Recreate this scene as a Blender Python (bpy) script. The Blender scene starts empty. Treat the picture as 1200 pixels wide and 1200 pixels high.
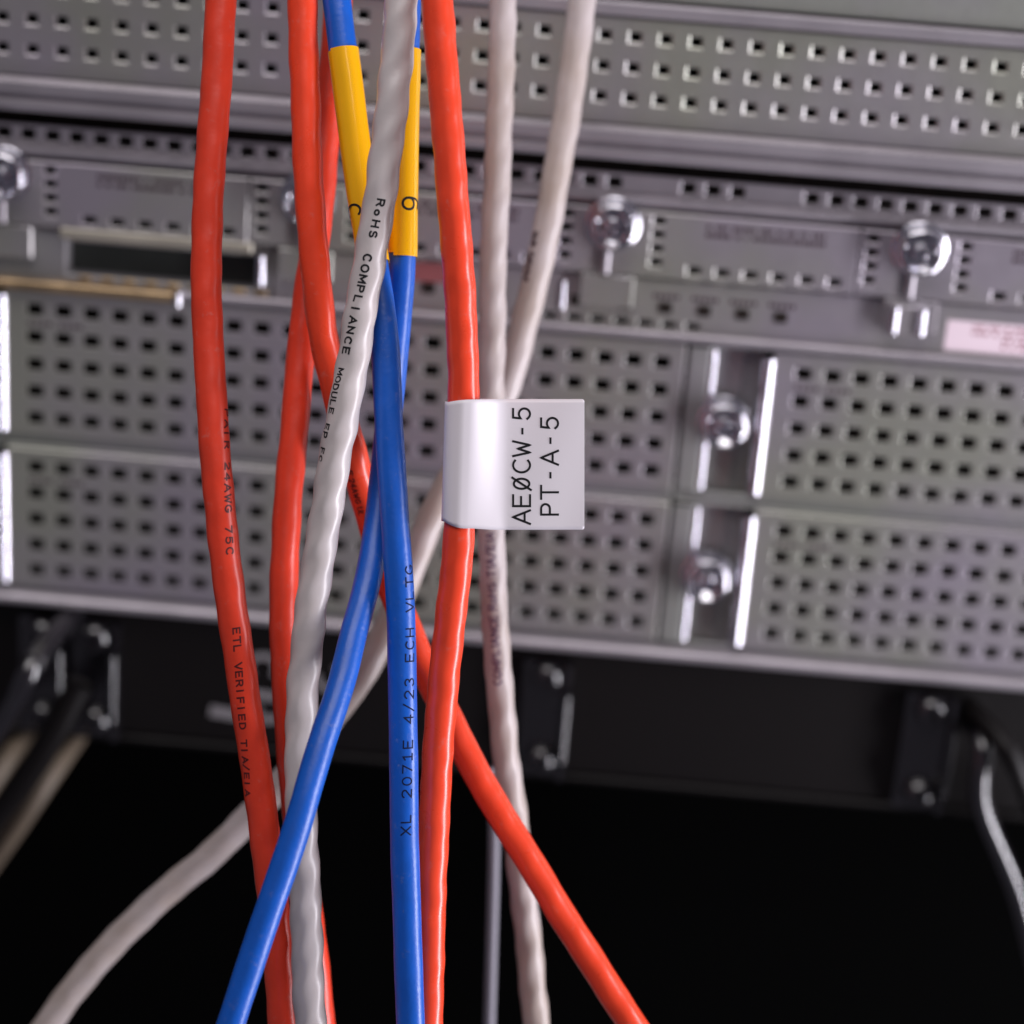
import bpy, math, random
import numpy as np
from mathutils import Vector

random.seed(4)
R = math.radians
MM = 0.001
scene = bpy.context.scene
col = scene.collection

# ------------------------------------------------------------------ camera
YAW, PIT, ROL = -2.20508e-2, 3.60597e-1, 7.79972e-2
DIST = 537.33
cy, sy, cp, sp = math.cos(YAW), math.sin(YAW), math.cos(PIT), math.sin(PIT)
FWD = Vector((sy*cp, cy*cp, -sp))
RT0 = Vector((cy, -sy, 0))
UP0 = RT0.cross(FWD)
RT = RT0*math.cos(ROL) + UP0*math.sin(ROL)
UP = -RT0*math.sin(ROL) + UP0*math.cos(ROL)
CAM = -DIST*FWD
FPX = 2500.0                                    # focal length in pixels of a 1200 px wide frame

cd = bpy.data.cameras.new('camera')
cam = bpy.data.objects.new('camera', cd)
col.objects.link(cam)
cd.sensor_width = 36
cd.lens = FPX/1200*36
cd.clip_start = 0.01
cd.clip_end = 10
cd.dof.use_dof = True
cd.dof.focus_distance = 424*MM
cd.dof.aperture_fstop = 6.7
from mathutils import Matrix
m = Matrix((RT, UP, -FWD)).transposed().to_4x4()
m.translation = CAM*MM
cam.matrix_world = m
scene.camera = cam

# ------------------------------------------------------------------ light
world = bpy.data.worlds.new('World')
scene.world = world
world.use_nodes = True
bg = world.node_tree.nodes['Background']
bg.inputs[0].default_value = (0.86, 0.80, 1.0, 1)
bg.inputs[1].default_value = 0.10

def area(name, loc, target, sx, sz, power, color):
    l = bpy.data.lights.new(name, 'AREA')
    l.shape = 'RECTANGLE'
    l.size, l.size_y = sx*MM, sz*MM
    l.energy = power
    l.color = color
    o = bpy.data.objects.new(name, l)
    col.objects.link(o)
    o.location = Vector(loc)*MM
    d = (Vector(target) - Vector(loc)).normalized()
    o.rotation_euler = d.to_track_quat('-Z', 'Y').to_euler()
    return o
area('key_lamp', (560, -215, -90), (30, -40, 0), 60, 620, 5.6, (0.95, 0.92, 1.0))
area('front_lamp', (-60, -400, 760), (0, -60, 0), 700, 460, 4.2, (1.0, 0.95, 0.96))
scene.view_settings.view_transform = 'Standard'
scene.view_settings.look = 'None'
scene.view_settings.exposure = 0.12
scene.view_settings.gamma = 1
scene.cycles.max_bounces = 8
scene.cycles.use_denoising = True

# ------------------------------------------------------------------ materials
def mat(name, color, rough=0.5, metal=0.0, spec=0.5, bump=0.0, bscale=400.0, var=0.0, vscale=60.0,
        color2=None, coat=0.0, sss=0.0, rvar=0.0, scuff=0.0):
    mt = bpy.data.materials.new(name)
    mt.use_nodes = True
    nt = mt.node_tree
    p = nt.nodes['Principled BSDF']
    p.inputs['Base Color'].default_value = (*color, 1)
    p.inputs['Roughness'].default_value = rough
    p.inputs['Metallic'].default_value = metal
    p.inputs['Specular IOR Level'].default_value = spec
    p.inputs['Coat Weight'].default_value = coat
    p.inputs['Coat Roughness'].default_value = 0.15
    if sss:
        p.inputs['Subsurface Weight'].default_value = sss
        p.inputs['Subsurface Radius'].default_value = (0.002, 0.0016, 0.0014)
        p.inputs['Subsurface Scale'].default_value = 0.6
    tc = nt.nodes.new('ShaderNodeTexCoord')
    if var or color2:
        n = nt.nodes.new('ShaderNodeTexNoise')
        n.inputs['Scale'].default_value = vscale
        n.inputs['Detail'].default_value = 5
        nt.links.new(tc.outputs['Object'], n.inputs['Vector'])
        mx = nt.nodes.new('ShaderNodeMix')
        mx.data_type = 'RGBA'
        c2 = color2 if color2 else tuple(max(0, c*(1-var)) for c in color)
        mx.inputs[6].default_value = (*color, 1)
        mx.inputs[7].default_value = (*c2, 1)
        rp = nt.nodes.new('ShaderNodeMapRange')
        rp.inputs[1].default_value = 0.38
        rp.inputs[2].default_value = 0.62
        nt.links.new(n.outputs['Fac'], rp.inputs[0])
        nt.links.new(rp.outputs[0], mx.inputs[0])
        nt.links.new(mx.outputs[2], p.inputs['Base Color'])
    if scuff:
        src = p.inputs['Base Color'].links[0].from_socket if p.inputs['Base Color'].links else None
        n4 = nt.nodes.new('ShaderNodeTexNoise'); n4.inputs['Scale'].default_value = 420; n4.inputs['Detail'].default_value = 6; n4.inputs['Roughness'].default_value = 0.7
        nt.links.new(tc.outputs['Object'], n4.inputs['Vector'])
        r4 = nt.nodes.new('ShaderNodeMapRange'); r4.inputs[1].default_value = 0.60; r4.inputs[2].default_value = 0.74; r4.inputs[4].default_value = scuff
        nt.links.new(n4.outputs['Fac'], r4.inputs[0])
        m4 = nt.nodes.new('ShaderNodeMix'); m4.data_type = 'RGBA'; m4.inputs[7].default_value = (0.42, 0.38, 0.36, 1)
        nt.links.new(src, m4.inputs[6]); nt.links.new(r4.outputs[0], m4.inputs[0]); nt.links.new(m4.outputs[2], p.inputs['Base Color'])
    if rvar:
        n3 = nt.nodes.new('ShaderNodeTexNoise')
        n3.inputs['Scale'].default_value = 260
        n3.inputs['Detail'].default_value = 4
        nt.links.new(tc.outputs['Object'], n3.inputs['Vector'])
        r3 = nt.nodes.new('ShaderNodeMapRange')
        r3.inputs[3].default_value = rough - rvar
        r3.inputs[4].default_value = rough + rvar
        nt.links.new(n3.outputs['Fac'], r3.inputs[0])
        nt.links.new(r3.outputs[0], p.inputs['Roughness'])
    if bump:
        n2 = nt.nodes.new('ShaderNodeTexNoise')
        n2.inputs['Scale'].default_value = bscale
        n2.inputs['Detail'].default_value = 3
        nt.links.new(tc.outputs['Object'], n2.inputs['Vector'])
        b = nt.nodes.new('ShaderNodeBump')
        b.inputs['Strength'].default_value = bump
        b.inputs['Distance'].default_value = 0.0004
        nt.links.new(n2.outputs['Fac'], b.inputs['Height'])
        nt.links.new(b.outputs['Normal'], p.inputs['Normal'])
    return mt

M = {
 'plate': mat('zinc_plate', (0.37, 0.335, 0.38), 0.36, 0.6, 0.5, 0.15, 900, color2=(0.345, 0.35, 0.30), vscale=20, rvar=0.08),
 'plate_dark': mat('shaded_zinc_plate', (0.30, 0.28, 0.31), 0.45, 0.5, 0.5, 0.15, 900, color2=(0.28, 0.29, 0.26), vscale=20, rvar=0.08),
 'rail': mat('aluminium_rail', (0.42, 0.39, 0.42), 0.38, 0.6, 0.5, 0.1, 700, var=0.12),
 'chrome': mat('nickel', (0.62, 0.61, 0.66), 0.13, 1.0, 0.5),
 'nickel': mat('satin_nickel', (0.66, 0.65, 0.72), 0.2, 1.0, 0.5),
 'brass': mat('brassy_strip', (0.42, 0.30, 0.17), 0.35, 0.7, 0.5, var=0.4, vscale=120),
 'beige': mat('beige_metal', (0.42, 0.39, 0.32), 0.45, 0.4, 0.5, var=0.15),
 'black': mat('black_powder_coat', (0.005, 0.004, 0.004), 0.45, 0.0, 0.22, 0.3, 1500),
 'black_gloss': mat('black_gloss', (0.007, 0.006, 0.008), 0.22, 0.0, 0.9, coat=0.6),
 'void': mat('dark_cavity', (0.002, 0.002, 0.002), 0.9, 0.0, 0.0),
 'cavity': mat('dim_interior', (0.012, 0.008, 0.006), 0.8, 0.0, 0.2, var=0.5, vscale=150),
 'slot': mat('slot_green', (0.035, 0.04, 0.035), 0.5, 0.0, 0.4, var=0.3),
 'ink': mat('black_ink', (0.008, 0.008, 0.010), 0.6, 0, 0.25),
 'ink_soft': mat('worn_ink', (0.05, 0.02, 0.03), 0.55),
 'ink_blue': mat('ink_on_blue', (0.003, 0.008, 0.04), 0.7, 0, 0.2),
 'ink_red': mat('ink_on_red', (0.10, 0.008, 0.008), 0.5),
 'ink_purple': mat('purple_ink', (0.13, 0.07, 0.13), 0.5),
 'print': mat('panel_print', (0.055, 0.035, 0.045), 0.8, 0, 0.1),
 'silver': mat('silver_paint', (0.25, 0.235, 0.245), 0.5, 0.2),
 'faded_red': mat('faded_red_paper', (0.30, 0.085, 0.09), 0.6, var=0.2),
 'led': mat('dark_led', (0.012, 0.008, 0.006), 0.6, 0, 0.2),
 'sticker': mat('pale_sticker', (0.75, 0.62, 0.68), 0.45),
 'sticker_ink': mat('maroon_ink', (0.25, 0.05, 0.08), 0.5),
 'red': mat('red_jacket', (0.78, 0.052, 0.020), 0.36, 0, 0.5, 0.12, 700, var=0.10, vscale=150, sss=0.08, rvar=0.09, scuff=0.22),
 'orange': mat('orange_red_jacket', (0.86, 0.065, 0.022), 0.30, 0, 0.5, 0.10, 600, var=0.06, vscale=150, sss=0.1, rvar=0.09, scuff=0.22),
 'blue': mat('blue_jacket', (0.004, 0.10, 0.52), 0.38, 0, 0.5, 0.15, 1100, var=0.10, vscale=180, rvar=0.09, scuff=0.22),
 'white': mat('white_jacket', (0.55, 0.50, 0.49), 0.34, 0, 0.5, 0.12, 500, var=0.08, vscale=90, sss=0.15, rvar=0.09, scuff=0.22),
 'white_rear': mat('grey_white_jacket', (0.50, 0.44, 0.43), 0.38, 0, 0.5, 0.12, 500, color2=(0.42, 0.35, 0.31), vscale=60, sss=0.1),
 'label': mat('white_vinyl', (0.76, 0.72, 0.76), 0.42, 0, 0.5, 0.03, 300),
 'yellow': mat('yellow_vinyl', (0.86, 0.43, 0.006), 0.15, 0, 0.5, 0.04, 300, var=0.05),
 'tan': mat('tan_jacket', (0.13, 0.10, 0.07), 0.55, var=0.2),
 'grey': mat('grey_jacket', (0.22, 0.21, 0.25), 0.4),
}

# ------------------------------------------------------------------ mesh helpers (all lengths in mm)
class MB:
    def __init__(s): s.v = []; s.f = []
    def add(s, vs, fs):
        b = len(s.v); s.v.extend(vs); s.f.extend([tuple(i+b for i in f) for f in fs])
    def box(s, x0, x1, y0, y1, z0, z1, b=0.15):
        """box with chamfered edges all round"""
        b = min(b, (x1-x0)*.3, (y1-y0)*.3, (z1-z0)*.3)
        pts = []
        idx = {}
        for sx in (0, 1):
            for syy in (0, 1):
                for sz in (0, 1):
                    X = (x0, x1)[sx]; Y = (y0, y1)[syy]; Z = (z0, z1)[sz]
                    ix = b if sx == 0 else -b; iy = b if syy == 0 else -b; iz = b if sz == 0 else -b
                    for a, p in enumerate(((X, Y+iy, Z+iz), (X+ix, Y, Z+iz), (X+ix, Y+iy, Z))):
                        idx[(sx, syy, sz, a)] = len(pts); pts.append(p)
        fs = []
        def q(*k): fs.append([idx[t] for t in k])
        for t in (0, 1):
            q((t,0,0,0), (t,1,0,0), (t,1,1,0), (t,0,1,0))
            q((0,t,0,1), (1,t,0,1), (1,t,1,1), (0,t,1,1))
            q((0,0,t,2), (1,0,t,2), (1,1,t,2), (0,1,t,2))
        for a in (0, 1):
            for c in (0, 1):
                q((a,c,0,0), (a,c,1,0), (a,c,1,1), (a,c,0,1))
                q((a,0,c,0), (a,1,c,0), (a,1,c,2), (a,0,c,2))
                q((0,a,c,1), (1,a,c,1), (1,a,c,2), (0,a,c,2))
        for a in (0,1):
            for c in (0,1):
                for d in (0,1): q((a,c,d,0), (a,c,d,1), (a,c,d,2))
        s.add(pts, fs)
    def plate(s, x0, x1, z0, z1, y, th, holes=(), bev=0.3):
        """sheet facing -Y with real rectangular holes; holes = (cx, cz, w, h)"""
        xs = {x0, x1}; zs = {z0, z1}; rects = []
        for (cx, cz, w, h) in holes:
            a = (round(cx-w/2-bev, 3), round(cx+w/2+bev, 3), round(cz-h/2-bev, 3), round(cz+h/2+bev, 3))
            rects.append(a); xs |= {a[0], a[1]}; zs |= {a[2], a[3]}
        xs = sorted(xs); zs = sorted(zs)
        xi = {x: i for i, x in enumerate(xs)}; zi = {z: i for i, z in enumerate(zs)}
        cut = set()
        for a in rects:
            for i in range(xi[a[0]], xi[a[1]]):
                for j in range(zi[a[2]], zi[a[3]]): cut.add((i, j))
        nz = len(zs)
        vs = [(x, y, z) for x in xs for z in zs]
        fs = [(i*nz+j, (i+1)*nz+j, (i+1)*nz+j+1, i*nz+j+1) for i in range(len(xs)-1) for j in range(nz-1) if (i, j) not in cut]
        s.add(vs, fs)
        for a in rects:
            o = [(a[0], y, a[2]), (a[1], y, a[2]), (a[1], y, a[3]), (a[0], y, a[3])]
            d = bev*.58
            i1 = [(a[0]+bev, y+d, a[2]+bev), (a[1]-bev, y+d, a[2]+bev), (a[1]-bev, y+d, a[3]-bev), (a[0]+bev, y+d, a[3]-bev)]
            i2 = [(p[0], y+th, p[2]) for p in i1]
            s.add(o+i1+i2, [(k, k+4, (k+1) % 4+4, (k+1) % 4) for k in range(4)] + [(k+4, k+8, (k+1) % 4+8, (k+1) % 4+4) for k in range(4)])
        e = 0.3                                   # rounded rim and side walls
        o = [(x0, y, z0), (x1, y, z0), (x1, y, z1), (x0, y, z1)]
        o2 = [(x0-e, y+e, z0-e), (x1+e, y+e, z0-e), (x1+e, y+e, z1+e), (x0-e, y+e, z1+e)]
        o3 = [(p[0], y+th, p[2]) for p in o2]
        s.add(o+o2+o3, [(k, (k+1) % 4, (k+1) % 4+4, k+4) for k in range(4)] + [(k+4, (k+1) % 4+4, (k+1) % 4+8, k+8) for k in range(4)])
    def extrude_z(s, prof, z0, z1, caps=False):
        """open profile of (x, y) swept along Z"""
        n = len(prof)
        s.add([(x, y, z0) for x, y in prof] + [(x, y, z1) for x, y in prof], [(i, i+1, n+i+1, n+i) for i in range(n-1)])
        if caps: s.add([(x, y, z0) for x, y in prof] + [(x, y, z1) for x, y in prof], [tuple(range(n)), tuple(range(n, 2*n))])
    def extrude_x(s, prof, x0, x1, caps=True):
        n = len(prof)
        s.add([(x0, y, z) for y, z in prof] + [(x1, y, z) for y, z in prof], [(i, i+1, n+i+1, n+i) for i in range(n-1)])
        if caps: s.add([(x0, y, z) for y, z in prof] + [(x1, y, z) for y, z in prof], [tuple(range(n)), tuple(range(n, 2*n))])
    def lathe(s, c, prof, seg=40, knurl=0.0, kn=20, kr=0.0, slot=None):
        """profile (radius, y) revolved about the Y axis through c; slot = (half width, half length, depth, kinds)"""
        vs = []; fs = []
        for (r, y) in prof:
            for k in range(seg):
                a = 2*math.pi*k/seg
                rr = r + (knurl*math.cos(kn*a) if r > kr else 0)
                x, z = rr*math.cos(a), rr*math.sin(a)
                yy = y
                if slot and ((abs(x) < slot[0] and abs(z) < slot[1]) or (slot[3] == 'cross' and abs(z) < slot[0] and abs(x) < slot[1])) and y < prof[0][1]-0.5 and r < slot[1]:
                    yy = y + slot[2]
                vs.append((c[0]+x, c[1]+yy, c[2]+z))
        n = len(prof)
        for i in range(n-1):
            for k in range(seg):
                k2 = (k+1) % seg
                fs.append((i*seg+k, i*seg+k2, (i+1)*seg+k2, (i+1)*seg+k))
        fs.append(tuple(range((n-1)*seg, n*seg)))
        s.add(vs, fs)
    def tube(s, pts, r, seg=12):
        n = len(pts); P = [Vector(p) for p in pts]
        vs = []
        for i, p in enumerate(P):
            t = (P[min(n-1, i+1)] - P[max(0, i-1)]).normalized()
            a = t.cross(Vector((0.13, 1, 0.07))).normalized(); b = t.cross(a)
            for k in range(seg):
                w = 2*math.pi*k/seg
                vs.append(tuple(p + a*math.cos(w)*r + b*math.sin(w)*r))
        fs = [(i*seg+k, i*seg+(k+1) % seg, (i+1)*seg+(k+1) % seg, (i+1)*seg+k) for i in range(n-1) for k in range(seg)]
        fs.append(tuple(range(seg))); fs.append(tuple(range((n-1)*seg, n*seg)))
        s.add(vs, fs)
    def build(s, name, material, parent=None, smooth=False, origin=None):
        me = bpy.data.meshes.new(name)
        ox = Vector(origin) if origin is not None else Vector((0, 0, 0))
        me.from_pydata([((v[0]-ox[0])*MM, (v[1]-ox[1])*MM, (v[2]-ox[2])*MM) for v in s.v], [], s.f)
        me.materials.append(material)
        me.update()
        if smooth:
            for p in me.polygons: p.use_smooth = True
        o = bpy.data.objects.new(name, me)
        col.objects.link(o)
        if origin is not None: o.location = ox*MM
        if parent is not None:
            o.parent = parent
            if origin is None: o.location = -parent.location
            else: o.location = o.location - parent.location
        return o

def tag(o, label=None, cat=None, group=None, kind=None):
    for k, v in (('label', label), ('category', cat), ('group', group), ('kind', kind)):
        if v: o[k] = v
    return o
def thing(name, loc, label, cat, group=None):
    o = bpy.data.objects.new(name, None)
    col.objects.link(o)
    o.empty_display_size = 0.005
    o.location = Vector(loc)*MM
    return tag(o, label, cat, group)
def copy_tree(o, shift, parent=None):
    c = o.copy(); col.objects.link(c)
    if parent is None: c.location = o.location + Vector(shift)*MM
    else: c.parent = parent
    for ch in o.children: copy_tree(ch, shift, c)
    return c
def smooth_by_angle(o, ang=35):
    me = o.data
    for p in me.polygons: p.use_smooth = True
    me.set_sharp_from_angle(angle=R(ang))
    return o

def at(px, py, d):                               # a point at the given distance in front of the lens
    return CAM + (FWD + RT*((px-600)/FPX) - UP*((py-600)/FPX))*d

# ------------------------------------------------------------------ one stroke font (cap height 1, printed as thin ribbons)
def arc(cx, cy_, rx, ry, a0, a1, n=12):
    return [(cx+rx*math.cos(R(a0+(a1-a0)*i/n)), cy_+ry*math.sin(R(a0+(a1-a0)*i/n))) for i in range(n+1)]
W = 0.66
FONT = {
 'A': [[(0,0),(.37,1),(.74,0)], [(.12,.32),(.62,.32)]],
 'B': [[(0,0),(0,1),(.35,1)]+arc(.35,.76,.24,.24,90,-90)+[(0,.52)], [(.35,.52)]+arc(.38,.26,.26,.26,90,-90)+[(0,0)]],
 'C': [arc(.36,.5,.36,.5,50,310,20)],
 'D': [[(0,0),(0,1),(.25,1)]+arc(.25,.5,.4,.5,90,-90)+[(0,0)]],
 'E': [[(.6,1),(0,1),(0,0),(.6,0)], [(0,.53),(.5,.53)]],
 'F': [[(.6,1),(0,1),(0,0)], [(0,.53),(.5,.53)]],
 'G': [arc(.36,.5,.36,.5,50,330,20)+[(.7,.42),(.42,.42)]],
 'H': [[(0,0),(0,1)], [(.64,0),(.64,1)], [(0,.52),(.64,.52)]],
 'I': [[(.2,0),(.2,1)]],
 'L': [[(0,1),(0,0),(.55,0)]],
 'M': [[(0,0),(0,1),(.38,.25),(.76,1),(.76,0)]],
 'N': [[(0,0),(0,1),(.64,0),(.64,1)]],
 'O': [arc(.36,.5,.36,.5,0,360,24)],
 'Ø': [arc(.33,.5,.33,.46,0,360,24), [(-.07,-.05),(.73,1.05)]],
 'P': [[(0,0),(0,1),(.36,1)]+arc(.36,.74,.26,.26,90,-90)+[(0,.48)]],
 'R': [[(0,0),(0,1),(.36,1)]+arc(.36,.75,.25,.25,90,-90)+[(0,.5)], [(.34,.5),(.64,0)]],
 'S': [arc(.32,.75,.28,.25,35,270,12)+arc(.32,.25,.29,.25,90,-145,12)],
 'T': [[(0,1),(.72,1)], [(.36,1),(.36,0)]],
 'U': [[(0,1),(0,.3)]+arc(.32,.3,.32,.3,180,360)+[(.64,1)]],
 'V': [[(0,1),(.36,0),(.72,1)]],
 'W': [[(0,1),(.2,0),(.4,.72),(.6,0),(.8,1)]],
 'X': [[(0,0),(.66,1)], [(0,1),(.66,0)]],
 'o': [arc(.26,.3,.26,.3,0,360,20)],
 '0': [arc(.33,.5,.31,.5,0,360,24)],
 '1': [[(.05,.78),(.3,1),(.3,0)], [(.05,0),(.55,0)]],
 '2': [arc(.31,.7,.3,.3,160,-20,12)+[(0,0),(.64,0)]],
 '3': [arc(.3,.76,.27,.24,150,-90,12)+arc(.3,.26,.3,.26,90,-150,12)],
 '4': [[(.48,0),(.48,1),(0,.3),(.66,.3)]],
 '5': [[(.58,1),(.1,1),(.05,.54)]+arc(.3,.33,.31,.33,120,-150,14)],
 '6': [[(.52,1)]+arc(.34,.5,.34,.62,105,180,6)+[(0,.33)]+arc(.32,.33,.32,.33,180,-180,20)],
 '8': [arc(.32,.75,.27,.24,-90,270,16), arc(.32,.26,.31,.26,90,450,16)],
 '7': [[(0,1),(.62,1),(.2,0)]],
 '/': [[(0,-.1),(.55,1.1)]],
 '-': [[(.12,.45),(.5,.45)]],
 '.': [[(.2,0),(.2,.08)]],
 '(': [arc(.5,.5,.35,.65,130,230,8)],
 ')': [arc(0,.5,.35,.65,50,-50,8)],
}
def stroke(mb, pts, w, mp, step=0.08):
    """ribbon of half width w along pts; mp maps (u, v) to a point on the printed surface"""
    dense = [Vector(pts[0])]
    for a, b in zip(pts, pts[1:]):
        a = Vector(a); b = Vector(b); n = max(1, int((b-a).length/step))
        for i in range(1, n+1): dense.append(a.lerp(b, i/n))
    n = len(dense)
    vs = []
    for i in range(n):
        closed = (dense[0]-dense[-1]).length < 1e-4
        p0 = dense[i-1] if i else (dense[-2] if closed else dense[0]); p1 = dense[i+1] if i < n-1 else (dense[1] if closed else dense[-1])
        da = (dense[i]-p0); db = (p1-dense[i])
        if da.length < 1e-6: da = db
        if db.length < 1e-6: db = da
        da.normalize(); db.normalize()
        t = (da+db)
        if t.length < 1e-3: t = db
        t.normalize()
        nn = Vector((-t.y, t.x)); k = min(1.8, 1/max(0.35, nn.dot(Vector((-da.y, da.x)))))
        end = -w*0.9 if (i == 0 and not closed) else (w*0.9 if (i == n-1 and not closed) else 0)
        q = dense[i] + t*end
        for sgn in (1, 0, -1): vs.append(tuple(mp(*(q+nn*(w*k*sgn)))))
    fs = []
    for i in range(n-1):
        for j in (0, 1): fs.append((i*3+j, i*3+j+1, (i+1)*3+j+1, (i+1)*3+j))
    mb.add(vs, fs)
def write(mb, text, size, w, mp, pitch=None, wscale=1.0, gap=0.28, skip=()):
    u = 0
    for k, ch in enumerate(text):
        if ch == ' ': u += (pitch if pitch else 0.55*size); continue
        g = FONT[ch]
        if k not in skip:
            for pl in g: stroke(mb, [(u+x*size*wscale, y*size) for x, y in pl], w, mp, step=size*0.12)
        wid = max(x for pl in g for x, y in pl)
        u += pitch if pitch else (wid*wscale+gap)*size
    return u

# ------------------------------------------------------------------ setting: the dark rack interior
mb = MB(); mb.box(-420, 420, 60, 64, -400, 330); tag(mb.build('back_wall', M['void']), kind='structure')
mb = MB(); mb.box(-420, -416, -20, 59, -400, 330); mb.box(416, 420, -20, 59, -400, 330); tag(mb.build('side_walls', M['void']), kind='structure')

# ------------------------------------------------------------------ perforated blank panels
PITCH = 7.03
def screw_head(parent, c, r=5.9, h=5.2):
    b = MB()
    b.lathe(c, [(r*1.12, 0), (r*1.12, -0.8), (r*1.02, -1.2)], 48)
    w = b.build('screw_washer', M['nickel']); smooth_by_angle(w, 40)
    b = MB()
    b.lathe(c, [(r*.86, -1.2), (r*.86, -2.0), (r, -2.3), (r, -h+1.4), (r*.97, -h+.7), (r*.88, -h+.25), (r*.78, -h+.1),
                (r*.80, -h+.2), (r*.74, -h+.5), (r*.68, -h+1.1), (r*.62, -h+1.3), (r*.46, -h+1.3), (r*.42, -h+1.1), (r*.39, -h+.5), (r*.34, -h+.1), (r*.26, -h-.15), (r*.14, -h-.28), (0.02, -h-.3)], 80, 0.16, 20, r*.93, (0.7, r*.6, 1.6, 'cross'))
    s = b.build('thumb_screw', M['chrome'], parent); smooth_by_angle(s, 50)
    w.parent = s; w.location = (0, 0, 0)
    return s

def blank_panel(x_seam, zt, label):
    """x_seam: left edge; zt: height of the top row of holes"""
    t = thing('perforated_panel', (x_seam, 0, zt-37), label, 'blank panel', 'perforated blank panels')
    z0, z1 = zt-32.4, zt+4.6
    b = MB()
    holes = [(x_seam+28.6+PITCH*i, zt-PITCH*j, 4.0, 3.1) for i in range(23) for j in range(5)]
    b.plate(x_seam+21.4, x_seam+188.6, z0, z1, 0, 0.5, holes, 0.11)
    b.build('faceplate', M['plate'], t)
    b = MB()                                       # flat strip, rounded fall into the channel, floor, rise
    x = x_seam
    prof = [(x+.6, 1.4), (x+.6, .3), (x+.9, 0), (x+5.0, 0)]
    prof += [(x+5.0+1.7*math.sin(R(a)), 1.7-1.7*math.cos(R(a))) for a in range(10, 91, 10)]
    prof += [(x+6.8, 3.2), (x+13.2, 3.2), (x+13.7, 2.9), (x+14.2, 3.2), (x+18.3, 3.2), (x+18.3, 0.2)]
    b.extrude_z(prof, z0, z1)
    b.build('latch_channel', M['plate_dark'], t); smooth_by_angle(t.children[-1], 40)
    b = MB()  # nickel rod added on the channel edge so its bright line shows
    b.extrude_z([(x+6.5+1.0*math.cos(R(a)), 0.9+1.0*math.sin(R(a))) for a in range(0, 361, 15)], z0+.4, z1-.6, True)
    o = b.build('channel_highlight_rod', M['nickel'], t); smooth_by_angle(o, 60)
    b = MB()
    rod = [(x+20+1.7*math.cos(R(a)), 0.3+1.7*math.sin(R(a))) for a in range(0, 361, 15)]
    b.extrude_z(rod, z0+.6, z1-1.4, True)
    o = b.build('hinge_rod', M['nickel'], t); smooth_by_angle(o, 60)
    b = MB(); b.box(x_seam+.6, x_seam+188.8, .6, 14, z0-1.4, z0-.35, .2)
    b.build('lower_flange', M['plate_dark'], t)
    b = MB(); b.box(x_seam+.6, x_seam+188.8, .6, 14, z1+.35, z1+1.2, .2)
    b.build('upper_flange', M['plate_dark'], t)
    screw_head(t, (x_seam+10.6, 1.0, zt-14.1))
    b = MB()                                       # faint print under the first holes
    for k in range(9):
        if k != 4: b.box(x_seam+27+1.55*k, x_seam+28.1+1.55*k, -.06, -.02, zt-4.0, zt-3.1, 0.01)
    b.build('printed_text', M['print'], t)
    return t
Zu, Zl = 42.3, 1.1
blank_panel(39.7, Zu, 'upper right perforated metal panel, beside the taller chrome rod')
blank_panel(39.7, Zl, 'lower right perforated metal panel, above the black bracket with a curved cable')
blank_panel(-149.6, Zu, 'upper left perforated metal panel behind the red and white cables')
blank_panel(-149.6, Zl, 'lower left perforated metal panel behind the cables, above the black brackets')

# rails between the rows
def rail(z0, z1, y, label, prof=None, m_=None, x0=-300, x1=330):
    t = thing('chassis_rail', (0, y, z0), label, 'rail', 'horizontal chassis rails')
    h = z1-z0
    b = MB()
    pr = prof or [(y+9, z0), (y+.6, z0), (y+.15, z0+.15*h), (y, z0+.35*h), (y, z0+.65*h), (y+.15, z0+.85*h), (y+.6, z1), (y+9, z1)]
    b.extrude_x(pr, x0, x1)
    o = b.build('rail_bar', m_ or M['rail'], t); smooth_by_angle(o, 50)
    return t
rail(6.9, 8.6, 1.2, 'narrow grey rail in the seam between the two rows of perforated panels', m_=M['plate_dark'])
rail(-36.2, -33.0, -2.2, 'pale metal rail along the bottom edge of the perforated panels', [(9, -36.2), (-1.6, -36.2), (-2.1, -35.6), (-2.2, -34.8), (-1.4, -33.9), (.4, -33.2), (9, -33.0)])
rail(48.2, 50.2, -1.4, 'pale ledge above the upper perforated panels, below the small vent slots')
rail(80.0, 82.4, -1.0, 'ridged light rail above the row of interface cards', [(9, 79.6), (1.2, 79.6), (.4, 80), (0, 80.6), (0, 81.2), (-1, 81.5), (-1.2, 82.0), (-1, 82.5), (.5, 82.9), (9, 82.9)])

# ------------------------------------------------------------------ status strip z 50..62
t = thing('status_strip', (0, 0, 50), 'grey indicator strip with square lights and a row of small vent slots', 'indicator strip')
b = MB()
holes = [(5.4+5.8*i, 51.75, 3.5, 1.9) for i in range(7)]
b.plate(-62, 300, 50.3, 62.6, .2, .5, holes, .15)
b.build('faceplate', M['plate'], t)
for i, x in enumerate((-24.5, 11.7, 23.7, 33.2, 42.6, 51.9, 61.2)):
    b = MB(); b.box(x-1.6, x+1.6, -.1, 1.2, 54.7, 57.4, .1)
    b.build('indicator_light', M['led'], t)
b = MB()
for x in (33.2, 42.6, 51.9, 61.2):
    for k in range(5): b.box(x-3.2+1.35*k, x-2.3+1.35*k, .12, .17, 58.3, 59.4, .01)
b.build('printed_text', M['print'], t)
b = MB(); rod = [(8+.9*math.cos(R(a)), .4+.9*math.sin(R(a))) for a in range(0, 361, 20)]
b.extrude_z(rod, 53.8, 60.6, True); smooth_by_angle(b.build('recess_edge_rod', M['nickel'], t), 60)  # stands for the bright edge of the recess, shaped as a rod
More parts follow.
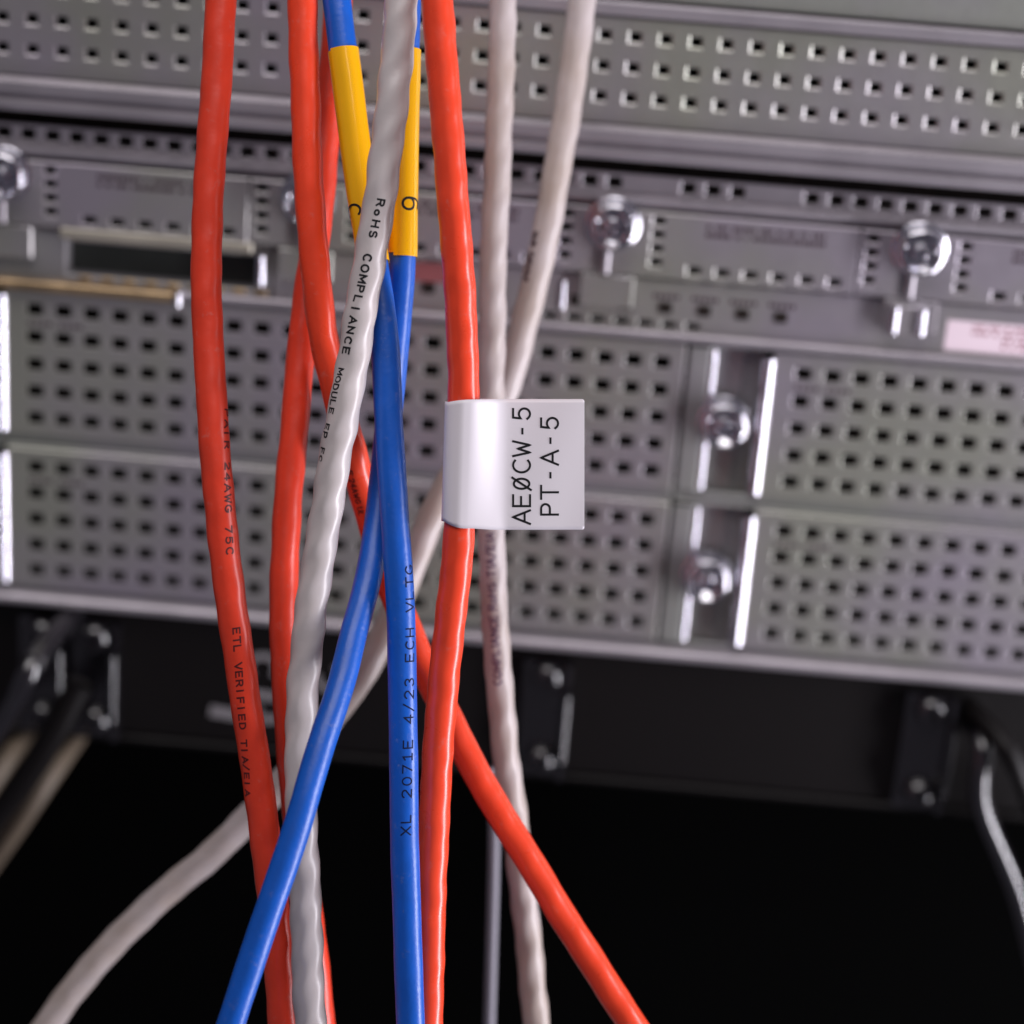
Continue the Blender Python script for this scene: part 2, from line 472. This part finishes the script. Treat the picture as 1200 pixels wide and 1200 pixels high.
# chrome jack post and sticker on it
b = MB()
b.box(87.0, 95.6, -2.4, .5, 54.6, 62.2, .5)
o = b.build('jack_post', M['plate'], t)
for x in (88.0, 94.6):
    b = MB(); rod = [(x+1.1*math.cos(R(a)), -2.4+1.1*math.sin(R(a))) for a in range(0, 361, 20)]
    b.extrude_z(rod, 55.2, 61.6, True); s_ = b.build('post_edge', M['nickel']); smooth_by_angle(s_, 60); s_.parent = o
st = thing('serial_sticker', (101, .5, 51), 'pale pink sticker with dark red print at the right edge of the indicator strip', 'sticker')
b = MB(); b.box(101.2, 141, .06, .18, 51.4, 59.0, .03); b.build('sticker_sheet', M['sticker'], st)
b = MB()
for r_ in range(4):
    u = 107.5 if r_ < 2 else 115
    while u < 138:
        w_ = random.uniform(.4, .9); b.box(u, u+w_, .0, .05, 57.3-1.5*r_, 58.1-1.5*r_, .01)
        u += w_ + (random.uniform(.3, .5) if random.random() < .8 else 1.4)
b.build('printed_text', M['sticker_ink'], st)
st = thing('red_sticker', (-22, .1, 60), 'faded red sticker on the indicator strip between the blue and the orange-red cables', 'sticker')
b = MB(); b.box(-29.0, -17.5, .06, .18, 57.6, 62.4, .03); b.build('sticker_sheet', M['faded_red'], st)
# the left part of the strip: connector with recessed slot
t = thing('slot_connector', (-90, 0, 47), 'long recessed dark connector slot with a beige upper lip, behind the leftmost red cable', 'connector')
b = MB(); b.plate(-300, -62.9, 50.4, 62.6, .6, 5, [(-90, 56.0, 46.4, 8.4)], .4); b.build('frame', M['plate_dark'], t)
b = MB(); b.box(-114, -66, 5.8, 6.6, 51, 61, .1); b.build('slot_floor', M['slot'], t)
b = MB(); b.box(-114.5, -67.5, -1.6, .5, 61.2, 63.8, .4); b.build('upper_lip', M['beige'], t)
b = MB(); rod = [(-65.6+1.1*math.cos(R(a)), .2+1.1*math.sin(R(a))) for a in range(0, 361, 20)]
b.extrude_z(rod, 53.2, 60.6, True); smooth_by_angle(b.build('recess_edge_rod', M['nickel'], t), 60)  # bright edge at the slot's right end, shaped as a nickel rod
b = MB()
b.extrude_x([(4, 47.6), (-2.2, 47.6), (-2.6, 48.0), (-2.6, 49.6), (-2.2, 50.0), (.4, 50.3), (4, 50.3)], -300, -86)
b.build('brass_strip', M['brass'], t)
b = MB(); rod = [(-85.4+1.1*math.cos(R(a)), -2.0+1.1*math.sin(R(a))) for a in range(0, 361, 20)]
b.extrude_z(rod, 46.8, 50.2, True); smooth_by_angle(b.build('strip_end_glint', M['chrome'], t), 60)  # chrome rod added as the bright glint where the strip ends
b = MB()
for k in range(9): b.box(-110+5.4*k, -107+5.4*k, -.2, .4, 50.6, 51.9, .2)
b.build('contact_row', M['brass'], t)

# ------------------------------------------------------------------ interface cards z 63.5..79.5
def card(s, label):
    t = thing('interface_card', (s, 0, 63.4), label, 'interface card', 'interface cards in the upper row')
    holes = []
    for sx in (-11, 11):
        for k in range(4): holes.append((s+sx, 77.4-3.35*k, 2.9, 2.0))
    holes += [(s+20.4+6.74*k, 66.0, 3.3, 2.0) for k in range(6)]
    b = MB(); b.plate(s-13.6, s+58.6, 63.8, 79.2, -1.2, .6, holes, .25)
    b.build('faceplate', M['plate'], t)
    b = MB(); b.box(s-6.5, s+6.5, -1.7, -.1, 55.5, 63.3, .3); b.build('lower_tab', M['plate'], t)
    b = MB(); pr = [(s-.9+1.2*math.cos(R(a)), -1.4-1.1*math.sin(R(a))) for a in range(0, 181, 20)]
    b.extrude_z(pr, 63.9, 72.5, True); smooth_by_angle(b.build('lever_rib', M['rail'], t), 60)
    screw_head(t, (s, -1.6, 76.0), 5.9, 5.2)
    b = MB()
    for r_ in range(2):
        u = s+22.4
        while u < s+50.5:
            w_ = random.uniform(.5, 1.1); b.box(u, u+w_, -1.27, -1.22, 76.4-1.9*r_, 77.5-1.9*r_, .01)
            u += w_ + (random.uniform(.25, .4) if random.random() < .85 else 1.3)
    b.build('printed_text', M['print'], t)
    return t
for s_, lb in ((-127.7, 'interface card at the far left, left of the first red cable'),
               (-54.6, 'interface card with its screw behind the crossing red cables'),
               (18.6, 'interface card whose bright screw stands right of the white cables'),
               (91.7, 'interface card with its bright screw above the chrome jack post')):
    card(s_, lb)

# ------------------------------------------------------------------ top vent strip, gap and the unit above
t = thing('vent_strip', (0, 1, 83), 'thin grey strip with a row of square vents above the interface cards', 'vent strip')
b = MB()
hs = [(18.2+5.87*k, 85.3, 3.5, 3.0) for k in range(-42, 30) if k not in (1, 2, 6, 7, 11-4)]
b.plate(-300, 300, 83.2, 87.4, 1.2, .5, hs, .15); b.build('faceplate', M['rail'], t)
t = thing('upper_unit', (0, -4, 92), 'grey ridged front of the unit above, over a black gap', 'equipment unit')
b = MB()
b.extrude_x([(30, 91.6), (-3.2, 91.6), (-4, 92.2), (-4.3, 93.2), (-4, 94.2), (-2.6, 94.7), (-2.6, 95.4), (-4, 95.9), (-4.3, 97), (-4.2, 98.6), (-3.4, 99.4), (-2.5, 99.6)], -300, 300)
smooth_by_angle(b.build('lower_lip', M['rail'], t), 40)
b = MB()
hs = [(-198+PITCH*i, 106+PITCH*j, 2.7, 2.3) for i in range(58) for j in range(3)]
b.plate(-300, 300, 100, 124, -2.2, 1.4, hs, .35); b.build('faceplate', M['plate'], t)
b = MB(); b.box(-300, 300, -3.4, 10, 124.8, 128, .5); b.build('upper_rail', M['rail'], t)
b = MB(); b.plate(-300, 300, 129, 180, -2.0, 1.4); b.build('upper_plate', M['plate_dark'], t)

# backing sheet behind the holes, the dark of the interior put into its colour
b = MB(); b.box(-300, 330, 12, 13, -33, 91, .2); tag(b.build('hole_backing', M['cavity']), 'dim brown backing sheet behind the holes, coloured as the dark interior', 'backing sheet')

# ------------------------------------------------------------------ black lower section
t = thing('black_chassis_face', (0, 3, -74), 'matt black chassis face under the perforated panels', 'chassis face')
b = MB(); b.plate(-300, 330, -73.0, -37.2, 3, 3); b.build('faceplate', M['black'], t)
b = MB(); b.box(-300, 330, 1.6, 8, -75.2, -73.5, .4); b.build('lower_edge', M['black'], t)

def bracket(x, label, flip=1):
    t = thing('mounting_bracket', (x, 0, -73), label, 'bracket', 'black mounting brackets')
    b = MB()
    pr = [(x-8, 2.6), (x-8, .8), (x-7.7, .5), (x+1.4, .5)]
    pr += [(x+1.4+1.6*math.sin(R(a)), -1.1+1.6*math.cos(R(a))) for a in range(15, 91, 15)][::1]
    pr += [(x+3.0, -2.0), (x+4.7, -2.0), (x+4.7, 2.6)]
    b.extrude_z(pr, -73.5, -40.5, True)
    smooth_by_angle(b.build('bracket_body', M['black_gloss'], t), 40)
    b = MB(); b.extrude_z([(x+3.9+1.3*math.cos(R(a)), -3.4+2.2*math.sin(R(a))) for a in range(0, 361, 15)], -66.5, -47.5, True)  # rod added on the folded edge, rounded and cut to length for its highlight
    smooth_by_angle(b.build('flange_highlight_rod', M['black_gloss'], t), 50)
    for z in (-44.6, -68.6):
        b = MB(); b.lathe((x-1.6, .5, z), [(4.2, 0), (4.15, -1.2), (3.8, -2.2), (3.0, -3.1), (2.2, -3.6), (1.7, -3.6), (1.5, -2.0), (.5, -2.0)], 28)
        smooth_by_angle(b.build('screw', M['black_gloss'], t), 50)
    return t
bracket(14.0, 'black bracket with two dark screws right of the rear white cable')
bracket(-104.0, 'black bracket with two dark screws left of the first red cable')
bracket(-118.0, 'black bracket at the far left edge, left of another bracket')
bracket(113.5, 'black bracket at the lower right corner beside the curved black cable')
# worn silver lettering
t = thing('silver_badge', (-60, 2.8, -58), 'worn silver badge on the black face between the red cables and white cable', 'badge')
b = MB()
def zz(px, py):                                   # the point of the face seen there
    d = FWD + RT*((px-600)/FPX) - UP*((py-600)/FPX)
    p = CAM + d*((2.9-CAM[1])/d[1]); return p[0], p[2]
def mark(pts, w=.9):
    stroke(b, pts, w*4.2, lambda u, v: (lambda q: (q[0], 2.55, q[1]))(zz(u, v)), 2.0)
mark([(252, 833), (286, 839)], 1.5)
mark([(296, 812), (320, 816)], 1.2); mark([(300, 842), (322, 842)], 1.1); mark([(296, 828), (304, 830)], .8)
mark([(308+16*math.cos(R(a)), 782+14*math.sin(R(a))) for a in range(150, 391, 20)], .95)
mark([(346+13*math.cos(R(a)), 786+14*math.sin(R(a))) for a in range(0, 361, 24)], .95)
mark([(385+13*math.cos(R(a)), 792+15*math.sin(R(a))) for a in range(-40, 181, 20)], .9)
b.build('badge_marks', M['silver'], t)

# ------------------------------------------------------------------ cables
def spline(ctrl, step=0.8, smooth=6):
    P = [at(*c) for c in ctrl]
    n = len(P); out = []
    for i in range(n-1):
        p0 = P[max(0, i-1)]; p1 = P[i]; p2 = P[i+1]; p3 = P[min(n-1, i+2)]
        k = max(2, int((p2-p1).length/step))
        for j in range(k):
            u = j/k
            out.append(0.5*((2*p1) + (-p0+p2)*u + (2*p0-5*p1+4*p2-p3)*u*u + (-p0+3*p1-3*p2+p3)*u**3))
    out.append(P[-1])
    A = np.array([tuple(p) for p in out])
    L = np.concatenate([[0], np.cumsum(np.linalg.norm(np.diff(A, axis=0), axis=1))])
    s = np.arange(0, L[-1], step)
    A = np.stack([np.interp(s, L, A[:, k]) for k in range(3)], 1)
    for _ in range(smooth*8):
        A[1:-1] = A[1:-1]*.5 + (A[:-2]+A[2:])*.25
    return A

class Cable:
    """round jacket over twisted pairs; surface(s, theta): theta 0 faces the lens, positive to the right"""
    def __init__(c, ctrl, r, lump=0.02, period=14.0, nlobe=2, seed=0, flat=0.0, flat_ang=0.0, noise=0.012, rb=None):
        c.A = spline(ctrl); c.r = r; c.lump = lump; c.period = period; c.nl = nlobe; c.flat = flat; c.fa = flat_ang
        c.rng = np.random.RandomState(seed); c.ph = c.rng.rand(12)*6.28; c.noise = noise
        c.n = len(c.A)
        T = np.gradient(c.A, axis=0); T /= np.linalg.norm(T, axis=1)[:, None]
        V = np.array(CAM)[None, :] - c.A
        F = V - (V*T).sum(1)[:, None]*T; F /= np.linalg.norm(F, axis=1)[:, None]
        c.T, c.F = T, F; c.Rr = np.cross(F, T)*(-1)
        if (c.Rr @ np.array(RT)).mean() < 0: c.Rr = -c.Rr
        c.s = np.concatenate([[0], np.cumsum(np.linalg.norm(np.diff(c.A, axis=0), axis=1))])
        pr = c.A - np.array(CAM)[None, :]
        dd = pr @ np.array(FWD)
        c.py = 600 - FPX*(pr @ np.array(UP))/dd
    def rad(c, s, th):
        w = 2*math.pi*s/c.period
        k = c.lump*np.cos(c.nl*th + w) + c.lump*.5*np.cos(th*1 - w*.53 + c.ph[0])
        k = k + c.noise*(np.sin(s*.23+c.ph[1]+th) + np.sin(s*.61+c.ph[2]-2*th)*.7 + np.sin(s*1.31+c.ph[3]+3*th)*.35)
        k = k + c.flat*np.cos(2*(th-c.fa))
        return c.r*(1+k)
    def surf(c, s, th, off=0.0):
        a = [np.interp(s, c.s, c.A[:, k]) for k in range(3)]
        f = [np.interp(s, c.s, c.F[:, k]) for k in range(3)]
        g = [np.interp(s, c.s, c.Rr[:, k]) for k in range(3)]
        r = c.rad(s, th)+off
        return tuple(a[k] + r*(math.cos(th)*f[k] + math.sin(th)*g[k]) for k in range(3))
    def s_at(c, py):
        o = np.argsort(c.py); return float(np.interp(py, c.py[o], c.s[o]))
    def mesh(c, name, material, label, seg=36):
        th = np.linspace(0, 2*np.pi, seg, endpoint=False)
        S, TH = np.meshgrid(c.s, th, indexing='ij')
        r = c.rad(S, TH)
        V = c.A[:, None, :] + r[:, :, None]*(np.cos(TH)[:, :, None]*c.F[:, None, :] + np.sin(TH)[:, :, None]*c.Rr[:, None, :])
        b = MB(); n = c.n
        b.v = [tuple(v) for v in V.reshape(-1, 3)]
        b.f = [(i*seg+k, i*seg+(k+1) % seg, (i+1)*seg+(k+1) % seg, (i+1)*seg+k) for i in range(n-1) for k in range(seg)]
        b.f += [tuple(range(seg)), tuple(range((n-1)*seg, n*seg))]
        o = b.build(name, material, smooth=True, origin=tuple(c.A[0]))
        c.o = o
        return tag(o, label, 'cable')
    def text(c, txt, py0, th0, size, w, material, down=True, pitch=None, wscale=1.0, th_slope=0.0, gap=0.28, skip=()):
        """th0 is the angle of the baseline (of the letters' feet)"""
        s0 = c.s_at(py0)
        if c.py[0] > c.py[-1]: sg = -1
        else: sg = 1
        if down: mp = lambda u, v: c.surf(s0+sg*u, th0 + th_slope*u + v/c.r, 0.035)
        else: mp = lambda u, v: c.surf(s0-sg*u, th0 + th_slope*u - v/c.r, 0.035)
        b = MB(); write(b, txt, size, w, mp, pitch, wscale, gap, skip)
        o = b.build('printed_text', material, c.o)
        return o

PX = 424/FPX                                     # mm per picture pixel at the focus distance
# leftmost red cable
A_ = Cable([(262, -80, 428), (256, 60, 428), (246, 200, 428), (241.5, 300, 428), (244, 400, 428), (250, 500, 427), (258, 600, 427), (270, 700, 427), (284.5, 800, 428), (300, 900, 430), (313, 1000, 432), (326, 1110, 434), (336, 1280, 436)],
           3.08, .016, 9, 2, 1, flat=.03, flat_ang=.9)
A_.mesh('red_network_cable', M['red'], 'leftmost red cable, printed ETL VERIFIED near its lower end')
A_.text('PAIR 24AWG 75C', 482, .88, 1.3, .17, M['ink_red'], pitch=2.12, wscale=1.5, th_slope=-.027)
A_.text('ETL VERIFIED TIA/EIA', 735, -.12, 1.35, .16, M['ink_red'], pitch=1.72, wscale=1.25, th_slope=-.03)
# red cable hanging behind, second from the left
B_ = Cable([(402, -80, 452), (392, 60, 450), (381, 170, 449), (371, 275, 447), (359, 350, 445), (352, 420, 444), (345, 500, 443), (336.5, 600, 442), (332, 700, 441), (335, 800, 441), (342, 900, 443), (353, 1000, 446), (368, 1120, 450), (385, 1280, 452)],
           3.05, .02, 12, 2, 2, flat=.03)
B_.mesh('red_network_cable', M['red'], 'red cable behind the others, hanging left of the white RoHS cable')
# red cable crossing to the lower right
C_ = Cable([(352, -80, 430), (356, 60, 431), (361, 200, 432), (368, 300, 433), (380, 400, 436), (397, 470, 438), (413, 530, 441), (432, 600, 446), (456, 680, 448), (487, 760, 448), (520, 830, 447), (555, 900, 446), (584, 950, 446), (615, 1000, 446), (670, 1090, 446), (760, 1230, 446)],
           3.08, .018, 10, 2, 3, flat=.02)
C_.mesh('red_network_cable', M['orange'], 'red cable crossing diagonally behind the blue cables to the lower right')
C_.text('E 24AWG UL', 545, -.75, 1.2, .13, M['ink_red'], gap=.3)
# orange-red cable that carries the white label
D_ = Cable([(505, -80, 413), (517, 60, 414), (528, 200, 416), (536, 300, 418), (542, 400, 421), (543.5, 467, 423), (541.5, 540, 424), (538.5, 620, 425), (531, 700, 427), (519.5, 800, 429), (512, 900, 431), (507, 1000, 432), (503, 1110, 433), (500, 1280, 434)],
           3.2, .017, 7.2, 2, 4, flat=.025, flat_ang=.4)
D_.mesh('orange_network_cable', M['orange'], 'bright orange-red cable with the white label wrapped round it')
# white cable in front
E_ = Cable([(478, -80, 419), (466, 60, 419), (450, 200, 419), (443, 245, 419.5), (434, 300, 420), (425.5, 350, 420.5), (417, 400, 421), (409, 450, 421.5), (399.5, 500, 422), (392, 540, 423), (382, 600, 424), (375, 650, 425), (366, 700, 425), (360, 750, 426), (355.5, 800, 427), (353, 850, 427), (352, 900, 427), (353, 950, 427), (355, 1000, 427), (360, 1110, 428), (366, 1280, 428)],
           3.22, .04, 8.0, 3, 5, noise=.016)
E_.mesh('white_network_cable', M['white'], 'white cable in front, printed RoHS COMPLIANCE, crossing over the blue cables')
E_.text('RoHS', 235, -.12, 1.38, .19, M['ink'], pitch=2.1, wscale=1.35, th_slope=-.02)
E_.text('COMPLIANCE', 300, -.36, 1.42, .19, M['ink'], pitch=2.06, wscale=1.3, th_slope=-.021)
E_.text('MODULE EP FC', 434, -.92, 1.3, .16, M['ink'], pitch=1.6, wscale=1.2, th_slope=-.022)
# blue cable with the yellow sleeve 6
F_ = Cable([(480, -80, 434), (476, 60, 434), (472.5, 200, 434), (472, 300, 434), (468.5, 350, 434.5), (464.5, 400, 435), (459.5, 450, 436), (454.5, 500, 436), (450, 550, 435), (444, 600, 433), (437, 650, 430), (427, 700, 427), (416, 735, 424), (400.5, 800, 419), (384, 850, 415), (368, 900, 412), (354, 950, 410), (338, 1000, 409), (300, 1110, 408), (245, 1280, 408)],
           2.78, .008, 20, 2, 6, noise=.006, flat=.02)
F_.mesh('blue_network_cable', M['blue'], 'blue cable under the yellow sleeve marked 6, sweeping to the lower left')
# blue cable with the yellow sleeve C
G_ = Cable([(385, -80, 432), (402, 60, 431), (420, 200, 430), (431, 270, 429), (440, 320, 428), (446.5, 360, 427), (451, 400, 426.5), (456, 500, 426), (462, 600, 425.5), (469, 700, 425), (471.5, 800, 425), (473, 900, 425), (474.5, 1000, 425), (478, 1110, 426), (484, 1280, 427)],
           2.82, .008, 20, 2, 7, noise=.006, flat=.03, flat_ang=1.2)
G_.mesh('blue_network_cable', M['blue'], 'blue cable under the yellow sleeve marked C, hanging straight in front')
G_.text('XL 2071E 4/23 ECH VLTG', 976, .42, 1.9, .14, M['ink_blue'], down=False, pitch=2.45, wscale=1.25, th_slope=.015)
# white cables behind
H_ = Cable([(592, -80, 464), (588, 60, 464), (583, 200, 464), (578, 300, 464), (576.5, 400, 464), (575.5, 465, 464), (575, 540, 464), (575.5, 620, 464), (578.5, 700, 464), (585, 800, 465), (594.5, 900, 466), (603, 960, 467), (609, 1010, 468), (620, 1110, 470), (636, 1280, 470)],
           2.95, .03, 9, 3, 8, noise=.02)
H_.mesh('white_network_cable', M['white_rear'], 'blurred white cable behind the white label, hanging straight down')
H_.text('COMPLIANCE RoHS TIA/EIA 568', 800, .18, 1.7, .16, M['ink_purple'], down=False, gap=.3)
I_ = Cable([(690, -80, 474), (675, 60, 474), (653, 200, 474), (634, 300, 475), (609, 400, 477), (590, 465, 478), (557, 520, 478), (526, 565, 477), (506, 605, 476), (490, 645, 476), (474, 685, 476), (456, 730, 476), (437, 770, 476), (414, 806, 477), (372, 862, 479), (330, 918, 480), (290, 960, 481), (250, 1000, 482), (190, 1050, 484), (110, 1130, 486), (30, 1240, 488), (0, 1320, 490)],
           3.15, .02, 10, 3, 9, noise=.015)
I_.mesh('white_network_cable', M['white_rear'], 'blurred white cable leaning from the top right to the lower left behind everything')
I_.text('24AWG 4PR', 332, -.55, 1.5, .2, M['ink_soft'], down=False, gap=.2)

def plain(ctrl, r, name, material, label, seed=0):
    c = Cable(ctrl, r, .004, 20, 2, seed, noise=.004); return c.mesh(name, material, label, 20)
plain([(1108, 800, 568), (1140, 846, 556), (1153, 872, 546), (1148, 905, 548), (1146, 935, 549), (1157, 965, 552), (1172, 1000, 556), (1195, 1060, 560), (1230, 1200, 566)], 2.7, 'black_cable', M['black_gloss'], 'glossy black cable curving down beside the right hand bracket')
plain([(1104, 800, 566), (1150, 842, 549), (1182, 880, 540), (1206, 935, 546), (1240, 1010, 555), (1290, 1100, 560)], 2.6, 'black_cable', M['black'], 'black cable slanting down to the right edge, behind the curved one', 3)
plain([(108, 696, 566), (66, 742, 547), (34, 785, 530), (12, 830, 538), (-30, 890, 545)], 3.2, 'black_cable', M['black_gloss'], 'black cable slanting down to the left edge under the perforated panel', 4)
plain([(124, 812, 600), (88, 866, 578), (56, 914, 566), (20, 968, 566), (-60, 1080, 580)], 2.7, 'tan_cable', M['tan'], 'tan cable in the dark lower left corner, nearer the bracket', 5)
plain([(66, 806, 600), (32, 858, 578), (2, 900, 566), (-30, 948, 566), (-90, 1040, 580)], 2.7, 'tan_cable', M['tan'], 'tan cable cut by the left edge of the dark lower left corner', 6)
plain([(94, 800, 540), (62, 862, 543), (28, 915, 548), (-10, 965, 556), (-70, 1050, 570)], 3.4, 'black_cable', M['black'], 'matt black cable between the two tan cables', 7)
plain([(575, 900, 500), (579, 950, 500), (579, 1000, 500), (577, 1080, 502), (572, 1250, 504)], 1.3, 'grey_wire', M['grey'], 'thin grey wire hanging behind the crossing red cable at the bottom', 8)

# ------------------------------------------------------------------ yellow sleeves
def sleeve(c, name, y0, y1, label, lap, seam):
    """sleeve on cable c between picture heights y0 and y1; the outer turn ends lower by lap mm"""
    b = MB()
    s0, s1 = c.s_at(y0), c.s_at(y1)
    sg = 1 if s1 > s0 else -1
    def layer(off, sa, sb, a0, a1, n=48, k=24):
        base = len(b.v)
        for o_ in (off, off+.09):
            for i in range(k+1):
                for j in range(n+1):
                    b.v.append(c.surf(sa+(sb-sa)*i/k, a0+(a1-a0)*j/n, o_))
        st = (k+1)*(n+1)
        for i in range(k):
            for j in range(n):
                q = [base+i*(n+1)+j, base+i*(n+1)+j+1, base+(i+1)*(n+1)+j+1, base+(i+1)*(n+1)+j]
                b.f.append(tuple(x+st for x in q)); b.f.append(tuple(reversed(q)))
        for i in range(k):
            for j in (0, n):
                q = base+i*(n+1)+j; b.f.append((q, q+n+1, q+n+1+st, q+st))
        for j in range(n):
            for i in (0, k):
                q = base+i*(n+1)+j; b.f.append((q, q+1, q+1+st, q+st))
    layer(.10, s0, s1, -math.pi, math.pi)
    layer(.26, s0-sg*.3, s1+sg*lap, seam, math.pi*.95)
    o = b.build(name, M['yellow'], origin=tuple(c.A[0])); smooth_by_angle(o, 40)
    return tag(o, label, 'cable marker', 'yellow marker sleeves on the blue cables')
s6 = sleeve(F_, 'marker_sleeve', 60, 297, 'yellow sleeve marked 6 on the right hand blue cable', .65, -.62)
sC = sleeve(G_, 'marker_sleeve', 60, 306, 'yellow sleeve marked C on the left hand blue cable, partly behind the white cable', .5, -.9)
def sleeve_char(c, ch, py, th0, size, w, parent):
    s0 = c.s_at(py)
    b = MB(); write(b, ch, size, w, lambda u, v: c.surf(s0+u, th0+v/(c.r+.3), .40))
    return b.build('printed_character', M['ink'], parent)
sleeve_char(F_, '6', 234, -.02, 3.7, .24, s6)
sleeve_char(G_, 'C', 241, -1.45, 3.7, .24, sC)

# ------------------------------------------------------------------ the white wrap-round label
def flag_label():
    c = D_
    s0, s1 = c.s_at(467.5), c.s_at(617.5)
    th = at(683, 545, 424) - at(541, 545, 424)
    NR, TOPF = 40, 26.0
    # rows of cross-sections: (a along right, b toward lens) measured from the cable centre
    rad = 3.62
    def section():
        pts = []
        # back sheet starts at the far right edge, runs left, round the cable, then forward sheet right
        L = 24.3
        back = [(x, -.13) for x in [L, L-.02, L-.07, L-.16, L-.28, L-.42] + list(np.linspace(L-.55, 8.5, 13))]
        # back blend to circle at angle (a measured from +right, through back(-b))
        bl = []
        for u in np.linspace(0, 1, 9)[1:-1]:
            e = u*u*(3-2*u); bl.append((8.5+(1.6-8.5)*u, -.13 + (-2.9+.13)*e))
        circ = [(rad*math.cos(R(a)), rad*math.sin(R(a))) for a in np.linspace(-62, -282, 34)]
        fr = []
        for u in np.linspace(0, 1, 17)[1:]:
            e = u*u*(3-2*u); x0, y0 = rad*math.cos(R(-282)), rad*math.sin(R(-282))
            fr.append((x0+(9.2-x0)*u, y0 + (.13-y0)*e))
        front = [(x, .13) for x in list(np.linspace(9.2, L-.55, 18)[1:]) + [L-.42, L-.28, L-.16, L-.07, L-.02, L]]
        return back+bl+circ+fr+front
    S = section(); n = len(S)
    axis_dir = Vector((0, 0, 0))
    pt = at(541.5, 540, 424)
    dp = lambda y: Vector([float(np.interp(c.s_at(y), c.s, c.A[:, k])) for k in range(3)])
    pt = dp(541.5)
    p_top, p_bot = dp(467.5), dp(617.5)
    T = (p_bot-p_top).normalized()
    Fv = (CAM-pt); Fv = (Fv-T*Fv.dot(T)).normalized()
    rt_edge = (RT - T*RT.dot(T)*1.0).normalized()
    Rv = RT.normalized()
    up_edge = (-UP).normalized()
    H = (p_bot-p_top).length
    K = 30
    def pos(i, a, bb):
        """row i/K down the label. flag part is square to the picture; the wrap leans with the cable"""
        f = i/K
        ctr = p_top.lerp(p_bot, f)
        k = min(1, max(0, (a-1.5)/6)); k = k*k*(3-2*k)
        far = pt + up_edge*((f-.5)*25.95) + up_edge*.45
        if a > 24.3-.5 and i in (0, K):
            far = far + up_edge*((1 if i == 0 else -1)*(.5-math.sqrt(max(0, .25-(a-23.8)**2))))
        c0 = ctr*(1-k) + far*k
        dip = 0.0
        if a < 1.5: dip = min(1, (1.5-a)/4.5)**2*(-1.25*(f-.0) + .55*(1-f))
        wav = .12*math.sin(f*3.4+a*.35)*(1 if a > 6 else max(0, a/6))
        return c0 + Rv*a + Fv*(bb+wav) + T*dip
    b = MB()
    for i in range(K+1):
        for (a, bb) in S: b.v.append(tuple(pos(i, a, bb)))
    for i in range(K):
        for j in range(n-1): b.f.append((i*n+j, i*n+j+1, (i+1)*n+j+1, (i+1)*n+j))
    o = b.build('wrap_label', M['label'], origin=tuple(pt)); 
    for p in o.data.polygons: p.use_smooth = True
    sm = o.modifiers.new('thickness', 'SOLIDIFY'); sm.thickness = .0001; sm.offset = 0
    tag(o, 'white wrap label printed AEØCW-5 and PT-A-5 on the orange-red cable', 'cable label')
    # lettering, read from bottom to top
    def mp_line(xbase, ystart):
        def f(u, v):
            px = xbase - v/PX; py = ystart - u/PX
            a = (px-541.5)*PX
            frac = (py-467.5)/150.0
            far = pt + up_edge*((py-543.0)*PX)
            fr = min(1, max(0, frac)); wav = .12*math.sin(fr*3.4+a*.35)
            return far + Rv*a + Fv*(.13+wav+.10)
        return f
    size = 22.0*PX
    x1, x2 = 621.0, 654.0
    b = MB()
    def glyph(ch, x, ylow, yhigh, cap=22.0):
        g = FONT[ch]; xs = [p[0] for pl in g for p in pl]; gw = max(xs)-min(xs)
        wpx = ylow-yhigh
        sc = (wpx-2.2)*PX/gw
        mp = mp_line(x-1.1, ylow-1.1)
        for pl in g: stroke(b, [((p[0]-min(xs))*sc, p[1]*(cap-2.2)*PX) for p in pl], .215, mp, .25)
    for ch, lo, hi in (('A', 616.3, 598.3), ('E', 595.5, 580.5), ('Ø', 576.5, 560), ('C', 556, 540), ('W', 537, 517.5), ('-', 510.5, 503), ('5', 493.3, 479)):
        glyph(ch, 622.2, lo, hi)
    for ch, lo, hi in (('P', 605.5, 591), ('T', 587, 569.5), ('-', 562, 554.5), ('A', 547, 528.5), ('-', 521.5, 514), ('5', 504.2, 490)):
        glyph(ch, 655, lo, hi)
    b.build('printed_text', M['ink'], o)
    return o
flag_label()
